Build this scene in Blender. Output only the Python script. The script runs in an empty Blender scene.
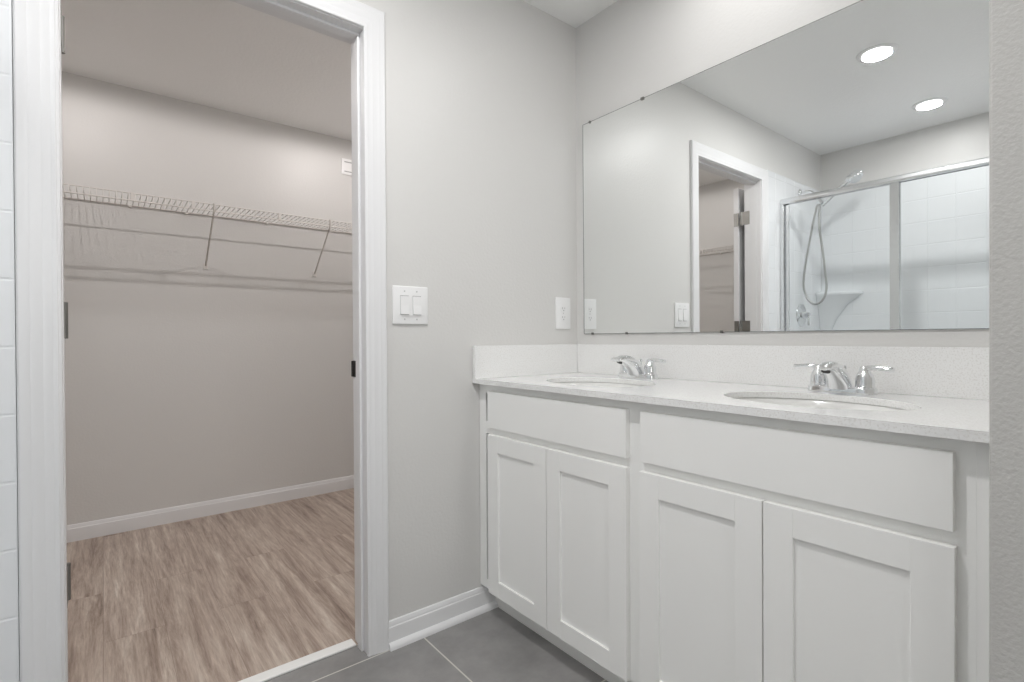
import bpy, bmesh, math, random
from mathutils import Vector, Matrix
random.seed(4)
S = bpy.context.scene
COL = S.collection
R = math.radians

# ------------------------------------------------------------------ camera
def make_camera():
    cd = bpy.data.cameras.new('camera'); cam = bpy.data.objects.new('camera', cd); COL.objects.link(cam)
    yaw, pit, rol = R(51.411), R(-0.351), R(0.306)
    F = Vector((math.cos(yaw), math.sin(yaw), 0)); X = Vector((math.sin(yaw), -math.cos(yaw), 0)); Z = Vector((0, 0, 1))
    fw = F * math.cos(pit) + Z * math.sin(pit); up = -F * math.sin(pit) + Z * math.cos(pit)
    rt = X * math.cos(rol) - up * math.sin(rol); u2 = X * math.sin(rol) + up * math.cos(rol)
    m = Matrix((rt, u2, -fw)).transposed().to_4x4(); m.translation = (-1.6724, -1.6257, 1.0488)
    cam.matrix_world = m
    cd.sensor_width = 36; cd.lens = 513.16 / 1024 * 36; cd.clip_start = 0.02
    S.camera = cam
make_camera()

# ------------------------------------------------------------------ world, exposure, lamp strengths
W = bpy.data.worlds.new('world'); S.world = W; W.use_nodes = True
SKY = 3.3                                  # daylight fill through the added, unseen window behind the camera
W.node_tree.nodes['Background'].inputs[0].default_value = (1.0, 0.985, 0.98, 1)
W.node_tree.nodes['Background'].inputs[1].default_value = SKY
S.view_settings.view_transform = 'Standard'; S.view_settings.look = 'None'
S.view_settings.exposure = 0.08; S.view_settings.gamma = 1; S.view_settings.use_curve_mapping = False
S.cycles.use_denoising = True; S.cycles.use_adaptive_sampling = False
S.cycles.max_bounces = 16; S.cycles.diffuse_bounces = 8; S.cycles.glossy_bounces = 8; S.cycles.transparent_max_bounces = 16
S.cycles.sample_clamp_indirect = 6
S.cycles.blur_glossy = 0.6
BATH_LAMP = (1.0, 0.99, 0.985)
LAMP = {'centre': 13.7, 'shower': 2.92, 'vanity': 1.80}          # watts
CLOSET_LAMP = (1.0, 0.945, 0.925); CLOSET = {'wide': 18.0, 'near': 23.0}

def fill_window_portal():  # steers sky light in through the added window
    ld = bpy.data.lights.new('fill_window_portal', 'AREA'); ld.shape = 'RECTANGLE'; ld.size = 1.2; ld.size_y = 1.2; ld.cycles.is_portal = True
    o = bpy.data.objects.new('fill_window_portal', ld); COL.objects.link(o); o.location = (-1.35, -3.0, 1.5); o.rotation_euler = (R(90), 0, 0)
fill_window_portal()

# ------------------------------------------------------------------ node helpers
def srgb(r, g, b):
    f = lambda c: (c / 255 / 12.92) if c / 255 <= 0.04045 else ((c / 255 + 0.055) / 1.055) ** 2.4
    return (f(r), f(g), f(b), 1)

def principled(name, col, rough=0.5, metal=0.0, bump=None, spec=0.5, coat=0.0):
    m = bpy.data.materials.new(name); m.use_nodes = True
    nt = m.node_tree; b = nt.nodes['Principled BSDF']
    b.inputs['Base Color'].default_value = col; b.inputs['Roughness'].default_value = rough
    b.inputs['Metallic'].default_value = metal; b.inputs['Specular IOR Level'].default_value = spec
    b.inputs['Coat Weight'].default_value = coat
    if bump:
        scale, strength, dist, detail = bump
        tc = nt.nodes.new('ShaderNodeTexCoord'); n = nt.nodes.new('ShaderNodeTexNoise'); bp = nt.nodes.new('ShaderNodeBump')
        n.inputs['Scale'].default_value = scale; n.inputs['Detail'].default_value = detail
        bp.inputs['Strength'].default_value = strength; bp.inputs['Distance'].default_value = dist
        nt.links.new(tc.outputs['Object'], n.inputs['Vector']); nt.links.new(n.outputs['Fac'], bp.inputs['Height'])
        nt.links.new(bp.outputs['Normal'], b.inputs['Normal'])
    return m

def emissive(name, col, strength):
    m = bpy.data.materials.new(name); m.use_nodes = True; nt = m.node_tree
    nt.nodes.remove(nt.nodes['Principled BSDF'])
    e = nt.nodes.new('ShaderNodeEmission'); e.inputs[0].default_value = (*col, 1); e.inputs[1].default_value = strength
    nt.links.new(e.outputs[0], nt.nodes['Material Output'].inputs[0])
    return m

def ramp(nt, stops):
    r = nt.nodes.new('ShaderNodeValToRGB'); e = r.color_ramp.elements
    while len(e) < len(stops): e.new(0.5)
    for k, (p, c) in enumerate(stops): e[k].position = p; e[k].color = c
    return r

M = {}
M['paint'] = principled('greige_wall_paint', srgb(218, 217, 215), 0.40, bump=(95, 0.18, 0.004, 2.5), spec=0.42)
M['stipple'] = principled('shaded_stippled_paint', srgb(196, 195, 192), 0.5, bump=(150, 0.36, 0.004, 2.5), spec=0.3)  # stippled wall paint, toned down for the weaker light on the partition end
M['closet_paint'] = M['paint']
M['ceiling'] = principled('ceiling_paint', srgb(244, 244, 243), 0.36, bump=(70, 0.35, 0.004, 3), spec=0.4)
M['trim'] = principled('white_trim_paint', srgb(230, 230, 231), 0.3, spec=0.5)
M['cabinet'] = principled('white_cabinet_lacquer', srgb(246, 246, 244), 0.38, spec=0.45)
M['kick'] = principled('cabinet_toe_board', srgb(246, 246, 243), 0.5)
M['plate'] = principled('white_plastic', srgb(240, 240, 240), 0.28)
M['slot'] = principled('grey_slot', srgb(168, 168, 168), 0.6)
M['screw'] = principled('painted_screw', srgb(205, 205, 205), 0.4)
M['chrome'] = principled('polished_chrome', (0.86, 0.87, 0.88, 1), 0.06, 1.0)
M['nickel'] = principled('brushed_nickel', (0.52, 0.51, 0.49, 1), 0.32, 1.0)
M['hinge'] = principled('satin_hinge_steel', (0.27, 0.265, 0.25, 1), 0.42, 1.0)
M['alu'] = principled('bright_aluminium', (0.80, 0.81, 0.82, 1), 0.2, 1.0)
M['hose'] = principled('metal_hose', (0.50, 0.50, 0.49, 1), 0.3, 1.0)
M['black'] = principled('black_metal', srgb(38, 36, 34), 0.5)
M['dark'] = principled('dark_opening', srgb(25, 25, 25), 0.5)
M['mirror'] = principled('mirror_silver', (0.93, 0.945, 0.94, 1), 0.0, 1.0)
M['glass_edge'] = principled('mirror_edge', srgb(150, 156, 152), 0.3)
M['mirror_edge'] = principled('mirror_dark_edge', srgb(104, 106, 104), 0.3)
M['acrylic'] = principled('white_shower_acrylic', srgb(233, 235, 237), 0.16, spec=0.5)
M['porcelain'] = principled('white_porcelain', srgb(234, 234, 232), 0.12, spec=0.5)
M['wire'] = principled('white_coated_wire', srgb(222, 219, 215), 0.4)
M['wire_shaded'] = principled('shaded_coated_wire', srgb(200, 195, 190), 0.45)  # same white wire, colour darkened to stand in for underside shade
M['strip'] = principled('threshold_white', srgb(242, 242, 240), 0.45)

def mat_glass():
    m = bpy.data.materials.new('clear_shower_glass'); m.use_nodes = True; nt = m.node_tree
    nt.nodes.remove(nt.nodes['Principled BSDF'])
    t = nt.nodes.new('ShaderNodeBsdfTransparent'); t.inputs[0].default_value = (0.985, 0.992, 0.992, 1)
    g = nt.nodes.new('ShaderNodeBsdfGlossy'); g.inputs['Roughness'].default_value = 0.02
    f = nt.nodes.new('ShaderNodeFresnel'); f.inputs[0].default_value = 1.45
    mx = nt.nodes.new('ShaderNodeMixShader')
    ge = nt.nodes.new('ShaderNodeNewGeometry'); one = nt.nodes.new('ShaderNodeMath'); one.operation = 'SUBTRACT'; one.inputs[0].default_value = 1
    mu = nt.nodes.new('ShaderNodeMath'); mu.operation = 'MULTIPLY'          # the air side of each face reflects, the glass side does not
    nt.links.new(ge.outputs['Backfacing'], one.inputs[1]); nt.links.new(f.outputs[0], mu.inputs[0]); nt.links.new(one.outputs[0], mu.inputs[1])
    nt.links.new(mu.outputs[0], mx.inputs[0]); nt.links.new(t.outputs[0], mx.inputs[1]); nt.links.new(g.outputs[0], mx.inputs[2])
    nt.links.new(mx.outputs[0], nt.nodes['Material Output'].inputs[0])
    return m
M['glass'] = mat_glass()

def mat_quartz():
    m = principled('speckled_white_quartz', (0.8, 0.8, 0.8, 1), 0.06, spec=0.5); nt = m.node_tree; b = nt.nodes['Principled BSDF']
    tc = nt.nodes.new('ShaderNodeTexCoord')
    v = nt.nodes.new('ShaderNodeTexNoise'); v.inputs['Scale'].default_value = 260; v.inputs['Detail'].default_value = 2
    nt.links.new(tc.outputs['Object'], v.inputs['Vector'])
    r1 = ramp(nt, [(0.0, srgb(222, 220, 217)), (0.36, srgb(228, 227, 225)), (0.46, srgb(238, 238, 237)), (1.0, srgb(242, 242, 242))])
    nt.links.new(v.outputs['Fac'], r1.inputs['Fac'])
    w = nt.nodes.new('ShaderNodeTexVoronoi'); w.inputs['Scale'].default_value = 120
    nt.links.new(tc.outputs['Object'], w.inputs['Vector'])
    r2 = ramp(nt, [(0.0, srgb(150, 144, 136)), (0.10, srgb(190, 186, 180)), (0.2, (1, 1, 1, 1)), (1.0, (1, 1, 1, 1))])
    nt.links.new(w.outputs['Distance'], r2.inputs['Fac'])
    mx = nt.nodes.new('ShaderNodeMix'); mx.data_type = 'RGBA'; mx.blend_type = 'MULTIPLY'; mx.inputs[0].default_value = 0.16
    nt.links.new(r1.outputs[0], mx.inputs[6]); nt.links.new(r2.outputs[0], mx.inputs[7])
    nt.links.new(mx.outputs[2], b.inputs['Base Color'])
    return m
M['quartz'] = mat_quartz()

def mat_floor_tile():
    m = principled('grey_porcelain_tile', (0.2, 0.2, 0.2, 1), 0.38, spec=0.4); nt = m.node_tree; b = nt.nodes['Principled BSDF']
    tc = nt.nodes.new('ShaderNodeTexCoord'); mp = nt.nodes.new('ShaderNodeMapping')
    mp.inputs['Location'].default_value = (0.80 + 4 * 0.557, 0.020 + 8 * 0.557, 0)
    nt.links.new(tc.outputs['Object'], mp.inputs['Vector'])
    br = nt.nodes.new('ShaderNodeTexBrick'); br.offset = 0; br.squash = 1
    br.inputs['Scale'].default_value = 1; br.inputs['Brick Width'].default_value = 0.557; br.inputs['Row Height'].default_value = 0.557
    br.inputs['Mortar Size'].default_value = 0.0026; br.inputs['Mortar Smooth'].default_value = 0.1; br.inputs['Bias'].default_value = 0
    br.inputs['Mortar'].default_value = srgb(205, 202, 196)
    nt.links.new(mp.outputs[0], br.inputs['Vector'])
    n = nt.nodes.new('ShaderNodeTexNoise'); n.inputs['Scale'].default_value = 5; n.inputs['Detail'].default_value = 6; n.inputs['Roughness'].default_value = 0.62
    nt.links.new(tc.outputs['Object'], n.inputs['Vector'])
    r = ramp(nt, [(0.3, srgb(128, 127, 126)), (0.7, srgb(158, 156, 155))])
    nt.links.new(n.outputs['Fac'], r.inputs['Fac'])
    nt.links.new(r.outputs[0], br.inputs['Color1']); nt.links.new(r.outputs[0], br.inputs['Color2'])
    nt.links.new(br.outputs['Color'], b.inputs['Base Color'])
    bp = nt.nodes.new('ShaderNodeBump'); bp.invert = True; bp.inputs['Strength'].default_value = 0.4; bp.inputs['Distance'].default_value = 0.002
    nt.links.new(br.outputs['Fac'], bp.inputs['Height']); nt.links.new(bp.outputs[0], b.inputs['Normal'])
    return m
M['floor_tile'] = mat_floor_tile()

def mat_plank():
    m = principled('vinyl_oak_plank', (0.3, 0.25, 0.2, 1), 0.42, spec=0.4); nt = m.node_tree; b = nt.nodes['Principled BSDF']
    L = nt.links.new
    tc = nt.nodes.new('ShaderNodeTexCoord'); mp = nt.nodes.new('ShaderNodeMapping'); mp.inputs['Rotation'].default_value = (0, 0, R(90))
    mp.inputs['Location'].default_value = (4.3, 5.06, 0)
    L(tc.outputs['Object'], mp.inputs['Vector'])
    br = nt.nodes.new('ShaderNodeTexBrick'); br.offset = 0.37; br.offset_frequency = 2; br.inputs['Scale'].default_value = 1
    br.inputs['Brick Width'].default_value = 1.22; br.inputs['Row Height'].default_value = 0.178
    br.inputs['Mortar Size'].default_value = 0.0006; br.inputs['Mortar Smooth'].default_value = 0.2
    br.inputs['Color1'].default_value = (0.1, 0.1, 0.1, 1); br.inputs['Color2'].default_value = (0.9, 0.9, 0.9, 1); br.inputs['Mortar'].default_value = (0.5, 0.5, 0.5, 1)
    L(mp.outputs[0], br.inputs['Vector'])
    # long grain stretched along the plank, displaced per plank
    sc = nt.nodes.new('ShaderNodeMapping'); sc.inputs['Scale'].default_value = (20, 1.35, 1); L(tc.outputs['Object'], sc.inputs['Vector'])
    ad = nt.nodes.new('ShaderNodeVectorMath'); ad.operation = 'MULTIPLY_ADD'; ad.inputs[1].default_value = (7, 3, 5)
    L(br.outputs['Color'], ad.inputs[0]); L(sc.outputs[0], ad.inputs[2])
    g1 = nt.nodes.new('ShaderNodeTexNoise'); g1.inputs['Scale'].default_value = 1.3; g1.inputs['Detail'].default_value = 9; g1.inputs['Roughness'].default_value = 0.76; g1.inputs['Distortion'].default_value = 0.35
    L(ad.outputs[0], g1.inputs['Vector'])
    sc2 = nt.nodes.new('ShaderNodeMapping'); sc2.inputs['Scale'].default_value = (150, 12, 1); L(tc.outputs['Object'], sc2.inputs['Vector'])
    g2 = nt.nodes.new('ShaderNodeTexNoise'); g2.inputs['Scale'].default_value = 1.0; g2.inputs['Detail'].default_value = 4; L(sc2.outputs[0], g2.inputs['Vector'])
    r = ramp(nt, [(0.30, srgb(118, 101, 92)), (0.43, srgb(168, 151, 139)), (0.55, srgb(194, 179, 167)), (0.70, srgb(222, 213, 202))])
    L(g1.outputs['Fac'], r.inputs['Fac'])
    r2 = ramp(nt, [(0.3, (0.82, 0.81, 0.80, 1)), (0.7, (1.06, 1.06, 1.06, 1))]); L(g2.outputs['Fac'], r2.inputs['Fac'])
    mx = nt.nodes.new('ShaderNodeMix'); mx.data_type = 'RGBA'; mx.blend_type = 'MULTIPLY'; mx.inputs[0].default_value = 0.8
    L(r.outputs[0], mx.inputs[6]); L(r2.outputs[0], mx.inputs[7])
    r3 = ramp(nt, [(0.0, (0.95, 0.94, 0.93, 1)), (1.0, (1.03, 1.03, 1.03, 1))]); L(br.outputs['Color'], r3.inputs['Fac'])
    m2 = nt.nodes.new('ShaderNodeMix'); m2.data_type = 'RGBA'; m2.blend_type = 'MULTIPLY'; m2.inputs[0].default_value = 1
    L(mx.outputs[2], m2.inputs[6]); L(r3.outputs[0], m2.inputs[7])
    m3 = nt.nodes.new('ShaderNodeMix'); m3.data_type = 'RGBA'; m3.inputs[7].default_value = srgb(142, 126, 115)
    L(br.outputs['Fac'], m3.inputs[0]); L(m2.outputs[2], m3.inputs[6])
    L(m3.outputs[2], b.inputs['Base Color'])
    bp = nt.nodes.new('ShaderNodeBump'); bp.inputs['Strength'].default_value = 0.12; bp.inputs['Distance'].default_value = 0.001
    L(g2.outputs['Fac'], bp.inputs['Height']); L(bp.outputs[0], b.inputs['Normal'])
    return m
M['plank'] = mat_plank()
M['bath_lens'] = emissive('lamp_lens', BATH_LAMP, 9.0)
M['closet_lens'] = emissive('closet_lamp_lens', CLOSET_LAMP, 9.0)
for _k in ('bath_lens', 'closet_lens'): M[_k].cycles.emission_sampling = 'NONE'

# ------------------------------------------------------------------ mesh helpers
def box(bm, x0, x1, y0, y1, z0, z1, bev=0.0, seg=2):
    if x0 > x1: x0, x1 = x1, x0
    if y0 > y1: y0, y1 = y1, y0
    if z0 > z1: z0, z1 = z1, z0
    v = [bm.verts.new((x, y, z)) for x in (x0, x1) for y in (y0, y1) for z in (z0, z1)]
    fs = [bm.faces.new([v[i] for i in q]) for q in ((0, 1, 3, 2), (4, 6, 7, 5), (0, 4, 5, 1), (2, 3, 7, 6), (0, 2, 6, 4), (1, 5, 7, 3))]
    if bev > 0:
        es = {e for f in fs for e in f.edges}
        bmesh.ops.bevel(bm, geom=list(es), offset=bev, segments=seg, affect='EDGES', profile=0.5)

def frames(pts, closed=False):
    T = []
    n = len(pts)
    for i in range(n):
        a = pts[max(i - 1, 0)]; b = pts[min(i + 1, n - 1)]
        T.append((b - a).normalized())
    ref = Vector((0, 0, 1)) if abs(T[0].z) < 0.9 else Vector((1, 0, 0))
    N = (ref - T[0] * ref.dot(T[0])).normalized()
    out = []
    for t in T:
        N = (N - t * N.dot(t)).normalized()
        out.append((t, N, t.cross(N)))
    return out

def tube(bm, pts, r, n=8, cap=True):
    """round tube through points; r is a number or one radius (or a pair of half widths) per point"""
    pts = [Vector(p) for p in pts]; fr = frames(pts); rings = []
    for i, (p, (t, N, B)) in enumerate(zip(pts, fr)):
        q = r[i] if isinstance(r, (list, tuple)) else r
        a, b = q if isinstance(q, (list, tuple)) else (q, q)
        rings.append([bm.verts.new(p + N * (a * math.cos(2 * math.pi * k / n)) + B * (b * math.sin(2 * math.pi * k / n))) for k in range(n)])
    for A, C in zip(rings, rings[1:]):
        for k in range(n): bm.faces.new((A[k], A[(k + 1) % n], C[(k + 1) % n], C[k]))
    if cap:
        bm.faces.new(rings[0][::-1]); bm.faces.new(rings[-1])

def lathe(bm, prof, c=(0, 0, 0), axis=(0, 0, 1), n=32, sx=1.0, sy=1.0, cap=True):
    ax = Vector(axis).normalized(); q = Vector((0, 0, 1)).rotation_difference(ax); c = Vector(c); rings = []
    for r, h in prof:
        rings.append([bm.verts.new(c + q @ Vector((r * sx * math.cos(2 * math.pi * k / n), r * sy * math.sin(2 * math.pi * k / n), h))) for k in range(n)])
    for A, C in zip(rings, rings[1:]):
        for k in range(n): bm.faces.new((A[k], A[(k + 1) % n], C[(k + 1) % n], C[k]))
    if cap:
        bm.faces.new(rings[0][::-1]); bm.faces.new(rings[-1])

def spline(pts, n=8):
    P = [Vector(p) for p in pts]; P = [P[0] * 2 - P[1]] + P + [P[-1] * 2 - P[-2]]; out = []
    for i in range(1, len(P) - 2):
        for k in range(n):
            t = k / n; a, b, c, d = P[i - 1], P[i], P[i + 1], P[i + 2]
            out.append(0.5 * ((2 * b) + (c - a) * t + (2 * a - 5 * b + 4 * c - d) * t * t + (3 * b - a - 3 * c + d) * t ** 3))
    out.append(P[-2]); return out

def extrude_profile(bm, prof, a, b, up=Vector((0, 0, 1)), out=None):
    """prof: (out, up) closed outline swept straight from a to b"""
    a, b = Vector(a), Vector(b); out = Vector(out)
    r0 = [bm.verts.new(a + out * o + up * u) for o, u in prof]; r1 = [bm.verts.new(b + out * o + up * u) for o, u in prof]
    n = len(prof)
    for k in range(n): bm.faces.new((r0[k], r0[(k + 1) % n], r1[(k + 1) % n], r1[k]))
    bm.faces.new(r0[::-1]); bm.faces.new(r1)

LOC = {}
def obj(name, bm, mat, parent=None, smooth=None, loc=None):
    """one mesh object; vertices are given in world metres (or in the parent's own frame when loc is False)"""
    bmesh.ops.recalc_face_normals(bm, faces=bm.faces)
    me = bpy.data.meshes.new(name); root = parent
    while root is not None and root.parent is not None: root = root.parent
    if root is not None and root.name in LOC and loc is not False:
        bmesh.ops.translate(bm, verts=bm.verts, vec=-LOC[root.name])
    elif parent is None and loc is not None:
        bmesh.ops.translate(bm, verts=bm.verts, vec=-Vector(loc))
    bm.to_mesh(me); bm.free()
    for mm in (mat if isinstance(mat, (list, tuple)) else [mat]): me.materials.append(mm)
    o = bpy.data.objects.new(name, me); COL.objects.link(o)
    if parent is not None: o.parent = parent
    elif loc is not None: o.location = loc; LOC[o.name] = Vector(loc)
    if smooth is not None:
        for p in me.polygons: p.use_smooth = True
        bpy.context.view_layer.objects.active = o
        try:
            me.set_sharp_from_angle(angle=R(smooth))
        except Exception:
            pass
    return o

def tag(o, label, cat, group=None, kind=None):
    o['label'] = label; o['category'] = cat
    if group: o['group'] = group
    if kind: o['kind'] = kind
    return o

def thing(name, label, cat, loc, group=None, kind=None):
    o = bpy.data.objects.new(name, None); COL.objects.link(o); o.location = loc; o.empty_display_size = 0.05
    LOC[o.name] = Vector(loc)
    return tag(o, label, cat, group, kind)

def dup(root, loc, label):
    r = root.copy(); COL.objects.link(r); r.location = loc; r['label'] = label
    for ch in list(root.children):
        c = ch.copy(); COL.objects.link(c); c.parent = r
        for g in ch.children:
            d = g.copy(); COL.objects.link(d); d.parent = c
    return r

def B(): return bmesh.new()

# ------------------------------------------------------------------ dimensions
CEIL = 2.438
XL, YF, YC = -2.72, -3.0, 1.896          # left wall, wall behind the camera, closet back wall
WT = 0.108                                 # thickness of the door wall
JL, JR, JT = -1.748, -0.994, 2.066         # clear faces of the door jambs and head
PY, PX = -1.468, -0.62                     # partition at the right end of the vanity

# ------------------------------------------------------------------ setting
def setting():
    b = B(); box(b, XL - 0.1, 0.1, YF - 0.1, 0.075, -0.05, 0)
    tag(obj('floor', b, M['floor_tile']), 'grey square tile floor with pale grout lines in the bathroom', 'floor', kind='structure')
    b = B(); box(b, XL - 0.1, 0.1, 0.075, YC + 0.1, -0.05, 0.0005)
    tag(obj('closet_floor', b, M['plank']), 'brown wood plank floor inside the closet', 'floor', kind='structure')
    b = B(); box(b, XL - 0.1, 0.1, YF - 0.1, YC + 0.1, CEIL, CEIL + 0.05)
    tag(obj('ceiling', b, M['ceiling']), 'white lightly textured ceiling over bathroom and closet', 'ceiling', kind='structure')
    b = B()
    box(b, XL, JL - 0.02, 0, WT, 0, CEIL); box(b, JR + 0.02, 0, 0, WT, 0, CEIL); box(b, JL - 0.02, JR + 0.02, 0, WT, JT + 0.02, CEIL)
    tag(obj('wall_back', b, M['paint']), 'pale greige wall around the closet doorway, with light switch', 'wall', kind='structure')
    b = B(); box(b, 0, 0.1, YF - 0.1, YC + 0.1, 0, CEIL)
    tag(obj('wall_right', b, M['paint']), 'pale greige wall behind the large mirror', 'wall', kind='structure')
    b = B(); box(b, XL - 0.1, XL, YF - 0.1, YC + 0.1, 0, CEIL)
    tag(obj('wall_left', b, M['paint']), 'greige wall above and behind the shower, seen in the mirror', 'wall', kind='structure')
    b = B(); box(b, XL, 0, YC, YC + 0.1, 0, CEIL)
    tag(obj('wall_closet', b, M['paint']), 'greige wall at the back of the closet behind the wire shelf', 'wall', kind='structure')
    wx0, wx1, wz0, wz1 = -1.95, -0.75, 0.90, 2.10
    b = B(); box(b, XL, wx0, YF - 0.1, YF, 0, CEIL); box(b, wx1, 0, YF - 0.1, YF, 0, CEIL); box(b, wx0, wx1, YF - 0.1, YF, 0, wz0); box(b, wx0, wx1, YF - 0.1, YF, wz1, CEIL)
    tag(obj('wall_front', b, M['paint']), 'greige wall behind the camera', 'wall', kind='structure')
    b = B()
    for x0, x1, z0, z1 in ((wx0, wx0 + 0.04, wz0, wz1), (wx1 - 0.04, wx1, wz0, wz1), (wx0, wx1, wz0, wz0 + 0.04), (wx0, wx1, wz1 - 0.04, wz1), (wx0, wx1, 1.48, 1.52)):
        box(b, x0, x1, YF - 0.08, YF - 0.04, z0, z1, 0.003)
    w = obj('fill_window_1', b, M['trim']); tag(w, 'added unseen white framed window behind the camera, for fill light', 'window', kind='structure')  # unseen window, added to brighten the room from behind
    b = B(); box(b, wx0 + 0.03, wx1 - 0.03, YF - 0.063, YF - 0.057, wz0 + 0.03, wz1 - 0.03); obj('fill_window_pane', b, M['glass'], w)
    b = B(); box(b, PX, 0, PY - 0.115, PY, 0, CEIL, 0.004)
    tag(obj('wall_partition', b, M['stipple']), 'shade-darkened greige end of the short textured wall at the right edge of the photo', 'wall', kind='structure')
    b = B(); box(b, XL, -1.95, -1.66, -1.545, 0, CEIL)
    tag(obj('wall_shower', b, M['paint']), 'greige wall closing the far end of the shower', 'wall', kind='structure')
setting()

BASE = [(0, 0), (0.0135, 0), (0.0135, 0.062), (0.0125, 0.068), (0.0095, 0.071), (0.0095, 0.074), (0.0075, 0.080), (0.0050, 0.086), (0.0, 0.088)]
SHOE = [(0.0135, 0), (0.0315, 0), (0.0310, 0.006), (0.0285, 0.012), (0.0240, 0.0165), (0.0190, 0.0190), (0.0135, 0.0195)]
def baseboard(name, runs, label, shoe=True):
    b = B()
    for a, c, o in runs: extrude_profile(b, BASE, a, c, out=o)
    p = obj(name, b, M['trim'], smooth=35, loc=runs[0][0]); tag(p, label, 'baseboard', kind='structure')
    if shoe:
        b = B()
        for a, c, o in runs: extrude_profile(b, SHOE, a, c, out=o)
        obj('shoe_molding', b, M['trim'], p, smooth=40)
baseboard('baseboard_back', [((-0.926, 0, 0), (-0.476, 0, 0), (0, -1, 0))], 'white baseboard between the door casing and the vanity')
baseboard('baseboard_closet', [((XL, YC, 0), (0, YC, 0), (0, -1, 0))], 'white baseboard along the closet back wall', False)
baseboard('baseboard_left', [((XL, 0.115, 0), (XL, YC, 0), (1, 0, 0))], 'white baseboard along the left closet wall', False)
baseboard('baseboard_right', [((0, 0.115, 0), (0, YC, 0), (-1, 0, 0))], 'white baseboard along the right closet wall', False)
baseboard('baseboard_partition', [((PX, PY - 0.115, 0), (PX, PY, 0), (-1, 0, 0))], 'white baseboard at the foot of the partition end')

# door frame: jambs, stops, casing on both sides
def door_frame():
    t = thing('trim_1', 'white door frame with stepped casing around the closet doorway', 'door frame', (-1.3775, 0, 0), kind='structure')
    def legs(u0, u1, y0, y1, bev, off=0.0):
        b = B()
        box(b, JR + u0, JR + u1, y0, y1, 0, JT + u1, bev); box(b, JL - u1, JL - u0, y0, y1, 0, JT + u1, bev)
        box(b, JL - u0, JR + u0, y0, y1, JT + u0, JT + u1, bev)
        return b
    obj('jamb', legs(0, 0.02, -0.001, WT + 0.001, 0.001), M['trim'], t)
    b = B()
    box(b, JR - 0.009, JR, 0.030, 0.064, 0, JT - 0.009, 0.002); box(b, JL, JL + 0.0015, 0.030, 0.064, 0, JT - 0.009); box(b, JL, JR, 0.030, 0.064, JT - 0.009, JT, 0.002)
    obj('door_stop', b, M['trim'], t)
    prof = [(0.004, 0), (0.004, 0.0085), (0.006, 0.0105), (0.011, 0.0110), (0.014, 0.0100), (0.018, 0.0108), (0.028, 0.0130), (0.031, 0.0124),
            (0.040, 0.0146), (0.050, 0.0166), (0.053, 0.0160), (0.058, 0.0176), (0.066, 0.0186), (0.072, 0.0176), (0.076, 0.0140), (0.076, 0)]
    for side, y, s in (('casing', 0.0, -1), ('casing', WT, 1)):
        b = B(); rings = []
        for k in range(4):
            rg = []
            for u, d in prof:
                u = u if s < 0 else u + 0.010
                x = JR - 0.006 + u if k < 2 else JL - 0.0015 - u; z = 0 if k in (0, 3) else JT + u
                rg.append(b.verts.new((x, y + s * d, z)))
            rings.append(rg)
        n = len(prof)
        for A, C in zip(rings, rings[1:]):
            for k in range(n): b.faces.new((A[k], A[(k + 1) % n], C[(k + 1) % n], C[k]))
        b.faces.new(rings[0]); b.faces.new(rings[-1])
        obj(side, b, M['trim'], t, smooth=25)
    b = B(); box(b, JR - 0.0015, JR + 0.001, 0.074, 0.1095, 0.917, 0.973, 0.0004)
    box(b, JR - 0.0065, JR, 0.100, 0.1095, 0.918, 0.972, 0.001)
    s = obj('strike_plate', b, M['black'], t); s['label'] = 'black latch strike plate'
door_frame()
b = B(); box(b, JL + 0.0045, JR - 0.0095, 0.0715, 0.1160, 0.0, 0.0075, 0.003)
tag(obj('trim_2', b, M['strip'], loc=(-1.3775, 0.093, 0)), 'white threshold strip between grey tile and wood planks', 'threshold', kind='structure')

# closet door, swung fully open against the closet side of the door wall
def door():
    t = thing('door_1', 'white closet door folded back inside the closet, its edge seen in the mirror', 'door', (JL - 0.004, 0.142, 0), kind='structure')
    x1, x0, y0, y1, z0, z1 = JL - 0.006, JL - 0.006 - 0.745, 0.154, 0.189, 0.012, 2.055
    b = B(); fr = 0.11
    box(b, x0, x0 + fr, y0, y1, z0, z1, 0.001); box(b, x1 - fr, x1, y0, y1, z0, z1, 0.001)
    for a, c in ((z0, z0 + 0.2), (0.86, 1.0), (z1 - 0.12, z1)): box(b, x0 + fr, x1 - fr, y0, y1, a, c)
    leaf = obj('door_leaf', b, M['trim'], t)
    b = B()
    for a, c in ((z0 + 0.2, 0.86), (1.0, z1 - 0.12)): box(b, x0 + fr, x1 - fr, y0 + 0.009, y1 - 0.009, a, c)
    obj('door_panel', b, M['trim'], leaf)
    for z in (0.422, 1.10, 1.838):
        b = B()
        box(b, x1, x1 + 0.0016, y0, y1 - 0.002, z - 0.045, z + 0.045, 0.0004)
        h = obj('hinge', b, M['hinge'], t)
        b = B(); box(b, JL - 0.0012, JL + 0.0014, WT - 0.034, WT + 0.020, z - 0.045, z + 0.045, 0.0004)
        obj('frame_leaf', b, M['hinge'], h)
        b = B(); tube(b, [(JL - 0.001, WT + 0.027, z - 0.047), (JL - 0.001, WT + 0.027, z + 0.047)], 0.0075, 14)
        obj('hinge_barrel', b, M['hinge'], h, smooth=50)
door()

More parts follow.
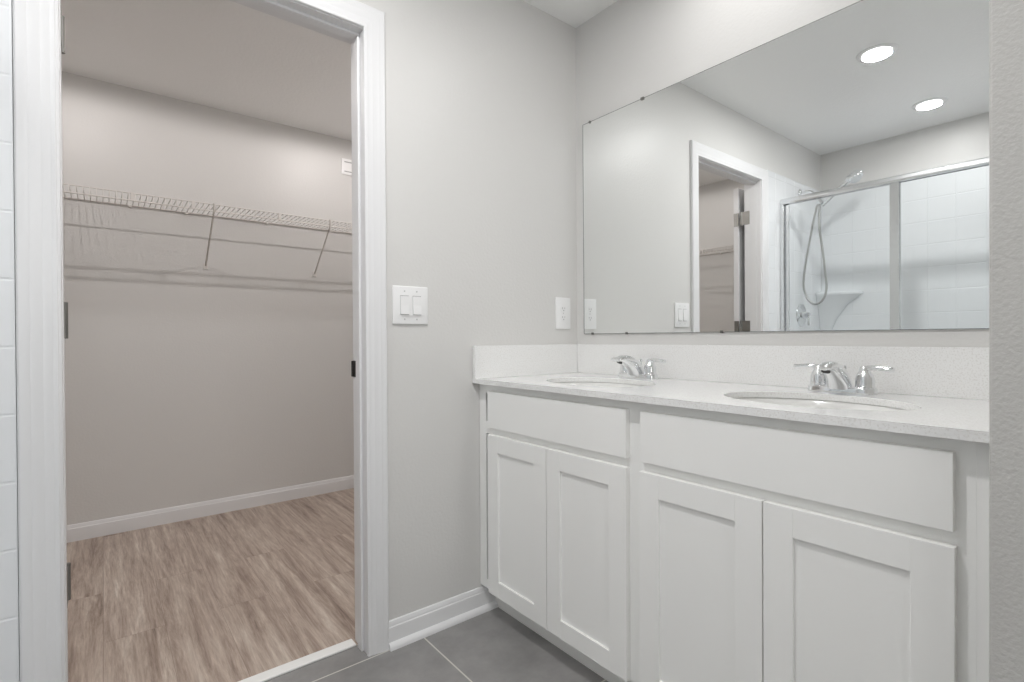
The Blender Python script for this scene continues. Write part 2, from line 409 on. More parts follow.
# ------------------------------------------------------------------ vanity cabinet
CF, DF, CT = -0.539, -0.557, 0.877         # face frame, door front, underside of the counter
def vanity():
    t = thing('vanity_cabinet', 'long white double vanity cabinet with four shaker doors', 'vanity', (-0.3, -0.735, 0))
    y1, y0 = -0.002, -1.441
    b = B()
    zt = CT - 0.001
    box(b, CF + 0.019, -0.003, y1 - 0.016, y1, 0.10, zt); box(b, CF + 0.019, -0.003, y0, y0 + 0.016, 0.10, zt)      # sides
    box(b, CF + 0.019, -0.003, -0.755, -0.739, 0.10, zt - 0.20)
    box(b, CF + 0.019, -0.003, y0 + 0.016, y1 - 0.016, 0.10, 0.116); box(b, -0.012, -0.003, y0 + 0.016, y1 - 0.016, 0.116, zt - 0.22)
    obj('carcass', b, M['cabinet'], t)
    b = B()
    fs = [(y1, -0.045), (-0.723 + 0.01, -0.771 - 0.01), (-1.395, y0)]
    for a, c in fs: box(b, CF, CF + 0.019, c, a, 0.10, zt, 0.0006)
    for a, c in ((-0.045, -0.713), (-0.781, -1.395)):
        for z0, z1 in ((0.10, 0.135), (0.69, 0.735), (0.842, zt)): box(b, CF, CF + 0.019, c, a, z0, z1)
    obj('face_frame', b, M['cabinet'], t)
    b = B(); box(b, CF + 0.0004, CF + 0.019, y0 - 0.0255, y0 + 0.0002, 0.10, zt, 0.0003)
    obj('filler_strip', b, M['cabinet'], t)
    b = B(); box(b, -0.476, -0.464, PY + 0.002, -0.002, 0.0, 0.10)
    obj('toe_kick', b, M['kick'], t)
    for a, c in ((-0.0795, -0.7235), (-0.7715, -1.4145)):
        b = B(); box(b, DF, CF, c, a, 0.717, 0.852, 0.0012)
        obj('drawer_front', b, M['cabinet'], t)
    for a, c in ((-0.0785, -0.3985), (-0.4015, -0.7225), (-0.7675, -1.0935), (-1.0965, -1.4165)):
        st = 0.061; z0, z1 = 0.103, 0.6915; b = B()
        box(b, DF, CF, a - st, a, z0, z1, 0.0009); box(b, DF, CF, c, c + st, z0, z1, 0.0009)
        box(b, DF + 0.0002, CF, c + st, a - st, z0, z0 + 0.057, 0.0007); box(b, DF + 0.0002, CF, c + st, a - st, z1 - st, z1, 0.0007)
        d = obj('door', b, M['cabinet'], t)
        b = B(); box(b, DF + 0.0075, CF - 0.003, c + st - 0.004, a - st + 0.004, z0 + 0.053, z1 - st + 0.004)
        obj('door_panel', b, M['cabinet'], d)
vanity()

# ------------------------------------------------------------------ countertop with two oval cut-outs
CZ = 0.8935
SINKS = [(-0.312, -0.405), (-0.312, -1.100)]
SA, SB = 0.152, 0.212
def countertop():
    t = thing('countertop', 'speckled white quartz counter running the length of the vanity', 'countertop', (-0.3, -0.735, CT))
    x0, x1, y0, y1 = -0.571, -0.002, PY + 0.0015, -0.0015
    b = B(); N = 64
    def loop(pts):
        vs = [b.verts.new(p) for p in pts]
        return vs, [b.edges.new((vs[i], vs[(i + 1) % len(vs)])) for i in range(len(vs))]
    outer, eo = loop([(x0, y0, CZ), (x1, y0, CZ), (x1, y1, CZ), (x0, y1, CZ)])
    E = list(eo); holes = []
    for sx, sy in SINKS:
        hv, he = loop([(sx + SA * math.cos(2 * math.pi * k / N), sy + SB * math.sin(2 * math.pi * k / N), CZ) for k in range(N)])
        holes.append(hv); E += he
    bmesh.ops.triangle_fill(b, use_beauty=True, use_dissolve=False, edges=E)
    # drop faces that filled a hole
    kill = [f for f in b.faces if any(((f.calc_center_median().x - sx) / SA) ** 2 + ((f.calc_center_median().y - sy) / SB) ** 2 < 0.99 for sx, sy in SINKS)]
    bmesh.ops.delete(b, geom=kill, context='FACES_ONLY')
    top = list(b.faces); mp = {}
    def low(v):
        if v not in mp: mp[v] = b.verts.new((v.co.x, v.co.y, CT))
        return mp[v]
    for f in top: b.faces.new([low(v) for v in reversed(f.verts)])
    for ring in [outer] + holes:
        for i in range(len(ring)):
            p, q = ring[i], ring[(i + 1) % len(ring)]
            b.faces.new((p, q, low(q), low(p)))
    es = []
    for e in b.edges:
        c = (e.verts[0].co + e.verts[1].co) / 2
        if abs(c.z - CZ) < 1e-5 and len(e.link_faces) == 2 and abs(e.link_faces[0].normal.dot(e.link_faces[1].normal)) < 0.5: es.append(e)
    b.normal_update()
    es = [e for e in b.edges if len(e.link_faces) == 2 and abs(e.verts[0].co.z - CZ) < 1e-5 and abs(e.verts[1].co.z - CZ) < 1e-5 and abs(e.link_faces[0].normal.dot(e.link_faces[1].normal)) < 0.5]
    bmesh.ops.bevel(b, geom=es, offset=0.0018, segments=2, affect='EDGES', profile=0.5)
    obj('slab', b, M['quartz'], t)
    b = B(); box(b, -0.0195, -0.0012, y0, -0.0205, CZ, 1.0195, 0.0015)
    obj('backsplash', b, M['quartz'], t)
    b = B(); box(b, x0 + 0.001, -0.0012, -0.0200, y1, CZ, 1.0195, 0.0015)
    obj('side_splash', b, M['quartz'], t)
countertop()

def sink(cx, cy, label):
    t = thing('sink', label, 'sink', (cx, cy, CT), 'oval undermount sinks')
    prof = [(1.10, CT - 0.001), (1.03, CT - 0.001), (1.0, CT - 0.004), (0.985, CT - 0.02), (0.95, CT - 0.06), (0.85, CT - 0.10), (0.65, CT - 0.128), (0.35, CT - 0.140), (0.14, CT - 0.143),
            (0.14, CT - 0.152), (0.36, CT - 0.150), (0.68, CT - 0.138), (0.89, CT - 0.108), (0.99, CT - 0.06), (1.02, CT - 0.012), (1.10, CT - 0.010)]
    b = B(); n = 56; rings = []
    for r, z in prof: rings.append([b.verts.new((cx + r * SA * math.cos(2 * math.pi * k / n), cy + r * SB * math.sin(2 * math.pi * k / n), z)) for k in range(n)])
    rings.append(rings[0])
    for A, C in zip(rings, rings[1:]):
        for k in range(n): b.faces.new((A[k], A[(k + 1) % n], C[(k + 1) % n], C[k]))
    obj('bowl', b, M['porcelain'], t, smooth=50)
    b = B(); lathe(b, [(0.020, CT - 0.156), (0.029, CT - 0.141), (0.029, CT - 0.139), (0.021, CT - 0.138), (0.019, CT - 0.136), (0.002, CT - 0.134)], (cx, cy, 0), n=24)
    d = obj('drain', b, M['chrome'], t, smooth=40); d['label'] = 'chrome drain stopper'
sink(*SINKS[0], 'oval undermount sink nearer the corner of the two walls')
sink(*SINKS[1], 'oval undermount sink nearer the partition, larger in view')

# ------------------------------------------------------------------ faucets: local +x points to the user
def faucet():
    t = thing('faucet', '', 'faucet', (0, 0, 0), 'two-handle faucets on the counter')
    b = B()
    def stadium(L, w, z):
        pts = []
        for k in range(32):
            a = 2 * math.pi * k / 32; x = w * math.cos(a); y = w * math.sin(a) + (L if math.sin(a) >= 0 else -L)
            pts.append(b.verts.new((x, y, z)))
        return pts
    rg = [stadium(0.0560, 0.0272, 0.0), stadium(0.0560, 0.0275, 0.014), stadium(0.0558, 0.0262, 0.0185), stadium(0.0555, 0.0235, 0.0205)]
    for A, C in zip(rg, rg[1:]):
        for k in range(32): b.faces.new((A[k], A[(k + 1) % 32], C[(k + 1) % 32], C[k]))
    b.faces.new(rg[0][::-1]); b.faces.new(rg[-1])
    obj('base_plate', b, M['chrome'], t, smooth=40)
    # spout: broad foot that sweeps up and forward to a drooping nose
    b = B()
    secs = [(-0.0215, 0.012, 0.033, 0.012, 0.0300), (-0.0205, 0.026, 0.038, 0.021, 0.0290), (-0.012, 0.046, 0.049, 0.032, 0.0265), (0.010, 0.067, 0.065, 0.0435, 0.0235),
            (0.038, 0.0820, 0.081, 0.0535, 0.0205), (0.068, 0.0890, 0.095, 0.0605, 0.0178), (0.096, 0.0880, 0.106, 0.0645, 0.0155), (0.113, 0.0815, 0.112, 0.0660, 0.0130), (0.118, 0.0750, 0.1155, 0.0675, 0.0080)]
    rings = []; n = 24
    for xt, zt, xb, zb, w in secs:
        rg = []
        for k in range(n):
            a = 2 * math.pi * k / n; c, q = math.cos(a), math.sin(a)
            c = math.copysign(abs(c) ** 0.75, c); q = math.copysign(abs(q) ** 0.75, q)
            rg.append(b.verts.new(((xt + xb) / 2 + (xt - xb) / 2 * c, w * q, (zt + zb) / 2 + (zt - zb) / 2 * c)))
        rings.append(rg)
    for A, C in zip(rings, rings[1:]):
        for k in range(n): b.faces.new((A[k], A[(k + 1) % n], C[(k + 1) % n], C[k]))
    b.faces.new(rings[0][::-1]); b.faces.new(rings[-1])
    sp = obj('spout', b, M['chrome'], t, smooth=50)
    b = B(); lathe(b, [(0.0105, -0.006), (0.0105, 0.0030)], (0.1050, 0, 0.0655), (0.50, 0, -0.87), 20)
    o = obj('outlet', b, M['dark'], sp); o['label'] = 'dark spout opening'
    b = B(); lathe(b, [(0.0022, 0.012), (0.0022, 0.062), (0.0060, 0.064), (0.0065, 0.070), (0.0040, 0.0745), (0.0005, 0.0755)], (-0.021, 0, 0), n=16)
    obj('lift_rod', b, M['chrome'], t, smooth=40)
    for s in (-1, 1):
        b = B()
        lathe(b, [(0.0230, 0.0195), (0.0230, 0.0225), (0.0222, 0.0235), (0.0222, 0.033), (0.0212, 0.044), (0.0190, 0.053), (0.0150, 0.060), (0.0128, 0.064), (0.0125, 0.069), (0.0110, 0.073), (0.006, 0.0755), (0.0005, 0.076)], (0, s * 0.0555, 0), n=28)
        h = obj('handle', b, M['chrome'], t, smooth=50)
        b = B()
        p = spline([(0, s * 0.054, 0.0690), (0.001, s * 0.070, 0.0715), (0.002, s * 0.088, 0.0710), (0.003, s * 0.110, 0.0690), (0.0035, s * 0.121, 0.0680)], 5)
        k = len(p)
        tube(b, p, [(0.0070 - 0.0003 * i / k, 0.0092 + 0.0040 * math.sin(i / (k - 1) * math.pi * 0.8)) if i < k - 1 else (0.0035, 0.006) for i in range(k)], 14)
        obj('lever', b, M['chrome'], h, smooth=60)
    return t
fc = faucet(); fc.rotation_euler = (0, 0, math.pi)
fc.location = (-0.098, SINKS[0][1] - 0.006, CZ); fc['label'] = 'chrome two-handle faucet behind the sink nearer the corner of the two walls'
dup(fc, (-0.098, SINKS[1][1] + 0.008, CZ), 'chrome two-handle faucet behind the sink nearer the partition')

# ------------------------------------------------------------------ mirror
def mirror():
    y1, y0, z0, z1 = -0.049, -1.430, 1.0645, 1.986
    t = thing('mirror', 'large frameless wall mirror above the vanity', 'mirror', (0, (y0 + y1) / 2, z0))
    b = B(); box(b, -0.0062, -0.0008, y0, y1, z0, z1)
    for f in b.faces: f.material_index = 0 if f.calc_center_median().x < -0.006 else 1
    obj('glass', b, [M['mirror'], M['glass_edge']], t)
    b = B(); e = 0.0022
    box(b, -0.0066, -0.0060, y1 - e, y1, z0, z1); box(b, -0.0066, -0.0060, y0, y1 - e, z1 - 0.0016, z1); box(b, -0.0066, -0.0060, y0, y1 - e, z0, z0 + 0.0014); box(b, -0.0066, -0.0060, y0, y0 + e, z0 + 0.0014, z1 - 0.0016)
    g = obj('edge', b, M['mirror_edge'], t); g['label'] = 'thin dark polished edge'
    for y, z, u in ((-0.092, z1, 1), (-0.370, z1, 1), (-0.10, z0, -1), (-0.285, z0, -1), (-0.695, z0, -1)):
        b = B(); w = 0.007 if (u > 0 and y != -0.092) else 0.0035
        box(b, -0.0105, -0.0008, y - w, y + w, z, z + u * 0.0035, 0.0004); box(b, -0.0105, -0.0072, y - w, y + w, z - u * 0.006, z + u * 0.003, 0.0004)
        obj('clip', b, M['hinge'], t)
    t.rotation_euler = (0, -0.0032, 0)        # the sheet leans out a few millimetres at the top
mirror()

# ------------------------------------------------------------------ wall plates
def switch_plate():
    x0, x1, z0, z1 = -0.899, -0.763, 1.098, 1.230
    t = thing('light_switch', 'white double rocker light switch on the wall beside the doorway', 'light switch', ((x0 + x1) / 2, 0, z0))
    b = B(); box(b, x0, x1, -0.0068, -0.0002, z0, z1, 0.0028, 3)
    obj('plate', b, M['plate'], t, smooth=40)
    zc = (z0 + z1) / 2
    for cx in ((x0 + x1) / 2 - 0.0235, (x0 + x1) / 2 + 0.0235):
        b = B(); box(b, cx - 0.0164, cx + 0.0164, -0.0071, -0.006, zc - 0.0335, zc + 0.0335)
        g = obj('switch_gap', b, M['slot'], t); g['label'] = 'thin grey gap around the rocker'
        b = B()
        pr = [(-0.0072, zc - 0.0315), (-0.0125, zc - 0.0315), (-0.0092, zc), (-0.0085, zc + 0.0315), (-0.0070, zc + 0.0315)]
        l = [b.verts.new((cx - 0.0155, y, z)) for y, z in pr]; r = [b.verts.new((cx + 0.0155, y, z)) for y, z in pr]
        for k in range(5): b.faces.new((l[k], l[(k + 1) % 5], r[(k + 1) % 5], r[k]))
        b.faces.new(l[::-1]); b.faces.new(r)
        obj('rocker', b, M['plate'], t)
        for z in (zc - 0.0485, zc + 0.0485):
            b = B(); lathe(b, [(0.0032, 0), (0.0030, 0.0008), (0.001, 0.0012)], (cx, -0.0066, z), (0, -1, 0), 14)
            obj('screw', b, M['screw'], t)
switch_plate()

def outlet():
    x0, x1, z0, z1 = -0.1355, -0.0465, 1.0865, 1.2245
    t = thing('power_outlet', 'white duplex power outlet on the wall beside the mirror', 'power outlet', ((x0 + x1) / 2, 0, z0))
    b = B(); box(b, x0, x1, -0.0068, -0.0002, z0, z1, 0.0028, 3)
    obj('plate', b, M['plate'], t, smooth=40)
    cx, zc = (x0 + x1) / 2, (z0 + z1) / 2
    for dz in (-0.0195, 0.0195):
        b = B()
        v = []
        for k in range(40):
            a = 2 * math.pi * k / 40; v.append((0.0172 * math.cos(a), max(-0.0135, min(0.0135, 0.0172 * math.sin(a)))))
        f0 = [b.verts.new((cx + u, -0.006, zc + dz + w)) for u, w in v]; f1 = [b.verts.new((cx + u, -0.0084, zc + dz + w)) for u, w in v]
        for k in range(40): b.faces.new((f0[k], f0[(k + 1) % 40], f1[(k + 1) % 40], f1[k]))
        b.faces.new(f1)
        r = obj('receptacle', b, M['plate'], t)
        b = B()
        box(b, cx - 0.0078, cx - 0.0052, -0.0088, -0.0080, zc + dz - 0.002, zc + dz + 0.0065); box(b, cx + 0.0052, cx + 0.0078, -0.0088, -0.0080, zc + dz - 0.001, zc + dz + 0.0060)
        lathe(b, [(0.0028, 0), (0.0028, 0.0008)], (cx, -0.0080, zc + dz - 0.0075), (0, -1, 0), 12)
        obj('slots', b, M['slot'], r)['label'] = 'grey socket slots'
    b = B(); lathe(b, [(0.0032, 0), (0.0030, 0.0008), (0.001, 0.0012)], (cx, -0.0066, zc), (0, -1, 0), 14)
    obj('screw', b, M['screw'], t)
outlet()

def closet_plate():
    x0, x1, z0, z1 = -0.368, -0.292, 2.192, 2.302
    t = thing('wall_plate', 'small white plate high on the closet back wall beside the door frame', 'wall plate', ((x0 + x1) / 2, YC, z0))
    b = B(); box(b, x0, x1, YC - 0.008, YC, z0, z1, 0.003, 2)
    obj('plate', b, M['plate'], t, smooth=40)
    for c in (z0 + 0.018, z1 - 0.026):
        b = B(); box(b, x0 + 0.018, x1 - 0.006, YC - 0.0086, YC - 0.007, c, c + 0.007)
        obj('vent', b, M['slot'], t)
closet_plate()

# ------------------------------------------------------------------ wire shelves
def wire_shelf(name, origin, ax, out, length, brackets, clips, label, depth=0.303):
    """origin on the wall at deck height; ax runs along the wall, out points into the room"""
    o, ax, out, up = Vector(origin), Vector(ax), Vector(out), Vector((0, 0, 1))
    t = thing(name, label, 'shelf', origin, 'white wire closet shelves')
    P = lambda a, d, h: o + ax * a + out * d + up * h
    LIP = 0.037
    b = B(); n = int(length / 0.0254)
    for k in range(n + 1):
        a = 0.012 + k * 0.0254
        if a > length - 0.004: break
        tube(b, [P(a, 0.004, 0.0016), P(a, depth - 0.001, 0.0016), P(a, depth + 0.0012, -0.001), P(a, depth + 0.0012, -LIP)], 0.0019, 6)
    obj('wire_deck', b, M['wire'], t, smooth=60)
    for nm, d, h, r in (('front_rod', depth, 0.0, 0.0032), ('lip_rod', depth, -LIP, 0.0034), ('middle_rod', 0.150, -0.0022, 0.0030), ('back_rod', 0.008, -0.0022, 0.0032)):
        b = B(); tube(b, [P(0.004, d, h), P(length - 0.004, d, h)], r, 8)
        obj(nm, b, M['wire'] if nm in ('front_rod', 'lip_rod') else M['wire_shaded'], t, smooth=60)
    for a in brackets:
        b = B()
        tube(b, spline([P(a, depth + 0.002, 0.004), P(a, depth + 0.004, -0.020), P(a, depth - 0.004, -LIP - 0.010), P(a, depth - 0.03, -LIP - 0.034)], 4)
             + [P(a, 0.014, -0.292), P(a, 0.004, -0.301)], 0.0048, 8)
        br = obj('bracket', b, M['wire_shaded'], t, smooth=50)
        b = B()
        for s in (-1, 1): pass
        c = P(a, 0.0, -0.300)
        lo = c - ax * 0.012 - up * 0.022; hi = c + ax * 0.012 + up * 0.012 + out * 0.006
        box(b, lo.x, hi.x, lo.y, hi.y, lo.z, hi.z, 0.0015)
        obj('wall_foot', b, M['wire'], br)
    for a in clips:
        b = B(); lo = P(a - 0.008, depth - 0.003, -LIP - 0.003); hi = P(a + 0.008, depth + 0.0055, 0.004)
        box(b, lo.x, hi.x, lo.y, hi.y, lo.z, hi.z, 0.001)
        obj('lip_clip', b, M['wire'], t)
        b = B(); lo = P(a - 0.006, 0.0, -0.012); hi = P(a + 0.006, 0.014, 0.004)
        box(b, lo.x, hi.x, lo.y, hi.y, lo.z, hi.z, 0.001)
        obj('wall_clip', b, M['wire'], t)
X0 = XL + 0.002
wire_shelf('wire_shelf', (X0, YC, 1.7885), (1, 0, 0), (0, -1, 0), -0.002 - X0, [x - X0 for x in (-2.30, -1.190, -0.556)], [x - X0 for x in (-2.0, -1.548, -1.285, -0.85)],
           'white wire shelf with lip across the closet back wall')
wire_shelf('wire_shelf', (XL, 1.570, 1.7885), (0, -1, 0), (1, 0, 0), 1.31, [1.12, 0.30], [0.75], 'white wire shelf on the closet side wall, seen only in the mirror')

# ------------------------------------------------------------------ shower
SX, SYE = -2.021, -1.545                    # plane of the shower doors, far end wall of the shower
def embossed(b, o, u, v, w, U, V, u0, v0, pu, pv, th):
    """moulded tile pattern: panel o + u*[0,U] + v*[0,V], tiles raised along w on a grid through (u0, v0)"""
    o, u, v, w = Vector(o), Vector(u), Vector(v), Vector(w)
    def cuts(c0, p, L):
        k = c0 - math.floor(c0 / p) * p; out = [0.0]
        while k < L - 0.012:
            if k > 0.012: out.append(k)
            k += p
        return out + [L]
    cu, cv = cuts(u0, pu, U), cuts(v0, pv, V)
    g, e = 0.0012, 0.0030
    c = [b.verts.new(o + u * a + v * d + w * h) for a in (0, U) for d in (0, V) for h in (0, th)]
    for q in ((0, 1, 3, 2), (4, 6, 7, 5), (0, 4, 5, 1), (2, 3, 7, 6), (0, 2, 6, 4), (1, 5, 7, 3)): b.faces.new([c[i] for i in q])
    for a0, a1 in zip(cu, cu[1:]):
        for d0, d1 in zip(cv, cv[1:]):
            lo = [b.verts.new(o + u * a + v * d + w * (th + 0.0001)) for a, d in ((a0 + g, d0 + g), (a1 - g, d0 + g), (a1 - g, d1 - g), (a0 + g, d1 - g))]
            h = [b.verts.new(o + u * a + v * d + w * (th + 0.0010)) for a, d in ((a0 + g + e, d0 + g + e), (a1 - g - e, d0 + g + e), (a1 - g - e, d1 - g - e), (a0 + g + e, d1 - g - e))]
            for k in range(4): b.faces.new((lo[k], lo[(k + 1) % 4], h[(k + 1) % 4], h[k]))
            b.faces.new(h)

def shower():
    t = thing('shower_surround', 'white acrylic shower enclosure moulded in square tiles', 'shower', (-2.33, -0.77, 0))
    zt, zb = 2.150, 0.118; tz = 0.1535; z0 = (0.42 - zb)
    b = B(); embossed(b, (XL + 0.001, -0.0005, zb), (1, 0, 0), (0, 0, 1), (0, -1, 0), -1.8270 - XL - 0.001, zt - zb, 0.05, z0, 0.1475, tz, 0.010)
    obj('side_panel', b, M['acrylic'], t)
    b = B(); embossed(b, (XL + 0.0005, -0.013, zb), (0, -1, 0), (0, 0, 1), (1, 0, 0), -SYE - 0.013 - 0.013, zt - zb, 0.0675, z0, 0.1475, tz, 0.022)
    obj('back_panel', b, M['acrylic'], t)
    b = B(); embossed(b, (-1.952, SYE + 0.0005, zb), (-1, 0, 0), (0, 0, 1), (0, 1, 0), -1.952 - XL - 0.024, zt - zb, 0.05, z0, 0.1475, tz, 0.010)
    obj('end_panel', b, M['acrylic'], t)
    b = B(); box(b, XL + 0.001, -1.975, SYE + 0.001, -0.001, 0, 0.06); box(b, -2.066, -1.975, SYE + 0.001, -0.001, 0.06, 0.118, 0.012)
    box(b, XL + 0.001, XL + 0.04, SYE + 0.001, -0.001, 0.06, 0.118, 0.004); box(b, XL + 0.04, -2.066, -0.04, -0.001, 0.06, 0.118, 0.004); box(b, XL + 0.04, -2.066, SYE + 0.001, SYE + 0.04, 0.06, 0.118, 0.004)
    obj('shower_pan', b, M['acrylic'], t)
    # moulded corner shelf on the back panel
    b = B(); xw = XL + 0.024; n = 14
    outline = [(0, 0)] + [(0.120 * math.sin(math.pi / 2 * k / n) ** 0.8 if k else 0.0, -0.300 * math.cos(math.pi / 2 * k / n)) for k in range(n + 1)]
    outline = [(xw, -0.0135)] + [(xw + 0.100 * math.sin(math.pi / 2 * k / n), -0.0135 - 0.280 * math.cos(math.pi / 2 * k / n)) for k in range(n + 1)]
    rr = []
    for z, s in ((1.364, 0.97), (1.360, 1.0), (1.343, 1.0), (1.336, 0.95), (1.27, 0.66), (1.17, 0.40), (1.05, 0.22), (0.90, 0.05)):
        rr.append([b.verts.new((xw + (x - xw) * s, -0.0135 + (y + 0.0135) * s, z)) for x, y in outline])
    m = len(outline)
    for A, C in zip(rr, rr[1:]):
        for k in range(m): b.faces.new((A[k], A[(k + 1) % m], C[(k + 1) % m], C[k]))
    b.faces.new(rr[0]); b.faces.new(rr[-1][::-1])
    obj('corner_shelf', b, M['acrylic'], t, smooth=40)
shower()

def shower_doors():
    t = thing('shower_door', 'chrome framed sliding glass shower doors, seen in the mirror', 'shower door', (SX, -0.77, 0.118))
    ya, yb = -0.0135, SYE + 0.0135
    b = B()
    pr = [(-0.030, 1.940), (-0.0225, 1.940), (-0.0225, 1.952), (0.0225, 1.952), (0.0225, 1.940), (0.030, 1.940), (0.032, 1.946), (0.032, 1.962), (0.026, 1.974), (0.012, 1.980), (-0.012, 1.980), (-0.026, 1.974), (-0.032, 1.962), (-0.032, 1.946)]
    pr = [(q * 0.72, h) for q, h in pr]; extrude_profile(b, pr, (SX, ya, 0), (SX, yb, 0), out=(1, 0, 0)); obj('header_rail', b, M['alu'], t, smooth=35)
    b = B(); box(b, SX - 0.030, SX + 0.030, yb, ya, 0.118, 0.135, 0.003); box(b, SX - 0.003, SX + 0.003, yb, ya, 0.135, 0.150, 0.001)
    obj('bottom_track', b, M['alu'], t)
    for y, s in ((ya, -1), (yb, 1)):
        b = B(); box(b, SX - 0.022, SX + 0.022, y, y + s * 0.022, 0.135, 1.939, 0.002); box(b, SX - 0.028, SX - 0.022, y, y + s * 0.032, 0.135, 1.939, 0.001)
        obj('wall_channel', b, M['alu'], t)
    for xa, y1, y0, sa, sb in ((SX - 0.0085, -0.040, -0.690, 0.020, 0.020), (SX + 0.0085, -0.640, yb + 0.025, 0.046, 0.020)):
        b = B()
        box(b, xa - 0.007, xa + 0.007, y1 - sa, y1, 0.152, 1.949, 0.002); box(b, xa - 0.007, xa + 0.007, y0, y0 + sb, 0.152, 1.949, 0.002)
        for z0, z1 in ((0.152, 0.176), (1.941, 1.949)): box(b, xa - 0.006, xa + 0.006, y0 + sb, y1 - sa, z0, z1, 0.001)
        p = obj('sliding_panel', b, M['alu'], t)
        b = B(); box(b, xa - 0.0028, xa + 0.0028, y0 + sb - 0.004, y1 - sa + 0.004, 0.172, 1.944)
        obj('glass_pane', b, M['glass'], p)
shower_doors()

def hand_shower():
    x = -2.325; yw = -0.0125
    t = thing('hand_shower', 'chrome hand shower with looping metal hose on a wall arm', 'hand shower', (x, yw, 2.07))
    b = B(); lathe(b, [(0.030, 0), (0.028, 0.004), (0.016, 0.010), (0.012, 0.013)], (x, yw, 2.090), (0, -1, 0), 24); obj('flange', b, M['chrome'], t, smooth=40)
    b = B(); tube(b, spline([(x, yw - 0.004, 2.090), (x, yw - 0.050, 2.092), (x, yw - 0.085, 2.074), (x, -0.133, 2.015)], 6), 0.0095, 14); obj('arm', b, M['chrome'], t, smooth=60)
    b = B(); lathe(b, [(0.006, -0.024), (0.017, -0.019), (0.019, 0), (0.017, 0.019), (0.006, 0.024)], (x, -0.142, 2.000), (0, -0.5, -0.8), 20); obj('holder', b, M['chrome'], t, smooth=50)
    b = B()
    path = spline([(x, -0.160, 1.968), (x, -0.200, 2.003), (x, -0.260, 2.058), (x, -0.315, 2.100), (x, -0.345, 2.118)], 5); k = len(path)
    tube(b, path, [0.0105 + 0.006 * (i / (k - 1)) for i in range(k)], 14)
    h = obj('handset', b, M['chrome'], t, smooth=60)
    b = B()
    for c, r in (((x, -0.332, 2.117), 0.027), ((x, -0.382, 2.138), 0.029)):
        lathe(b, [(r * math.sin(math.pi * q / 12) if 0 < q < 12 else 0.0008, -r * math.cos(math.pi * q / 12)) for q in range(13)], c, (0.2, -0.8, 0.55), 24)
    lathe(b, [(0.012, -0.045), (0.030, -0.030), (0.038, -0.008), (0.039, 0.004), (0.034, 0.012), (0.003, 0.014)], (x + 0.012, -0.366, 2.112), (0.35, -0.50, -0.78), 28)
    obj('spray_head', b, M['chrome'], h, smooth=40)
    b = B()
    pts = [(-0.146, 1.975), (-0.139, 1.90), (-0.143, 1.80), (-0.161, 1.66), (-0.177, 1.50), (-0.185, 1.397), (-0.172, 1.327), (-0.139, 1.286), (-0.098, 1.281), (-0.062, 1.319), (-0.039, 1.387), (-0.036, 1.46), (-0.052, 1.589), (-0.073, 1.709), (-0.099, 1.849), (-0.120, 1.95), (-0.134, 1.985)]
    tube(b, spline([(x + 0.004, y, z) for y, z in pts], 6), 0.0072, 10); obj('hose', b, M['hose'], t, smooth=60)
    t.location.z -= 0.015
hand_shower()

def shower_valve():
    x, z, yw = -2.335, 1.188, -0.0125
    t = thing('shower_valve', 'round chrome shower valve with lever below the hand shower', 'shower valve', (x, yw, z))
    b = B(); lathe(b, [(0.082, 0), (0.080, 0.004), (0.060, 0.010), (0.040, 0.013), (0.030, 0.014)], (x, yw, z), (0, -1, 0), 40); obj('escutcheon', b, M['chrome'], t, smooth=35)
    b = B(); lathe(b, [(0.026, 0.012), (0.024, 0.040), (0.020, 0.058), (0.012, 0.064), (0.001, 0.065)], (x, yw, z), (0, -1, 0), 28); k = obj('knob', b, M['chrome'], t, smooth=40)
    b = B(); tube(b, spline([(x, yw - 0.048, z), (x + 0.02, yw - 0.056, z - 0.03), (x + 0.03, yw - 0.062, z - 0.075)], 5), [(0.007, 0.010)] * 11, 12); obj('lever', b, M['chrome'], k, smooth=60)
shower_valve()

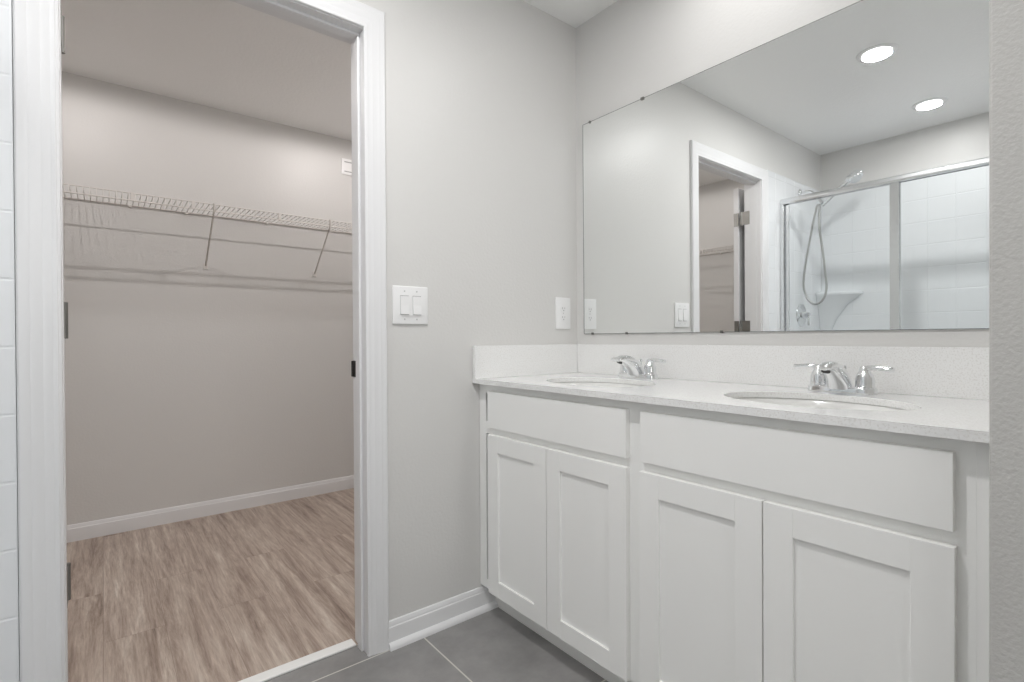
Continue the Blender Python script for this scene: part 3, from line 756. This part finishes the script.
# ------------------------------------------------------------------ recessed ceiling lights
def ceiling_light(loc, watts, label, group, r=0.064, dome=0.005, spot=False):
    t = thing('ceiling_light', label, 'ceiling light', loc, group)
    b = B(); prof = [(r - 0.004, -0.001), (r - 0.002, -0.006), (r + 0.006, -0.0085), (r + 0.020, -0.0045), (r + 0.022, -0.0002), (r - 0.004, -0.0002)]
    n = 48; rings = [[b.verts.new((q * math.cos(2 * math.pi * k / n), q * math.sin(2 * math.pi * k / n), h)) for k in range(n)] for q, h in prof]
    for A, C in zip(rings, rings[1:]):
        for k in range(n): b.faces.new((A[k], A[(k + 1) % n], C[(k + 1) % n], C[k]))
    obj('trim_ring', b, M['plate'], t, smooth=50, loc=False)
    b = B(); q = r - 0.004
    if dome: lathe(b, [(q, -0.001), (q, -0.008)] + [(max(q * math.cos(a * math.pi / 16), 0.001), -0.008 - dome * math.sin(a * math.pi / 16)) for a in range(1, 9)], (0, 0, 0), n=32)
    else: lathe(b, [(q, -0.0012), (q, -0.003), (q - 0.008, -0.0042), (0.002, -0.0050)], (0, 0, 0), n=40)
    obj('lens', b, M['closet_lens' if spot else 'bath_lens'], t, loc=False, smooth=60)
    ld = bpy.data.lights.new('lamp', 'SPOT' if spot else 'AREA'); ld.energy = watts; ld.color = CLOSET_LAMP if spot else BATH_LAMP
    if spot: ld.spot_size = math.pi; ld.spot_blend = 0.18; ld.shadow_soft_size = q
    else: ld.shape = 'DISK'; ld.size = 2 * q
    lo = bpy.data.objects.new('lamp', ld); COL.objects.link(lo); lo.parent = t; lo.location = (0, 0, -0.010 - dome)
    return t
BG = 'recessed bathroom lights'
ceiling_light((-1.345, -0.768, CEIL), LAMP['centre'], 'lit round recessed ceiling light over the bathroom floor, the upper one in the mirror', BG)
ceiling_light((-2.268, -0.772, CEIL), LAMP['shower'], 'lit round recessed ceiling light over the shower, the lower one in the mirror', BG)
ceiling_light((-0.300, -0.778, CEIL), LAMP['vanity'], 'lit round recessed ceiling light over the vanity counter, just above the picture', BG)
ceiling_light((-1.80, 1.06, CEIL), CLOSET['wide'], 'lit small round closet ceiling light towards the shower side', 'closet ceiling lights', 0.020, 0.005, True)
ceiling_light((-0.40, 1.06, CEIL), CLOSET['near'], 'lit small round closet ceiling light towards the vanity side', 'closet ceiling lights', 0.020, 0.005, True)
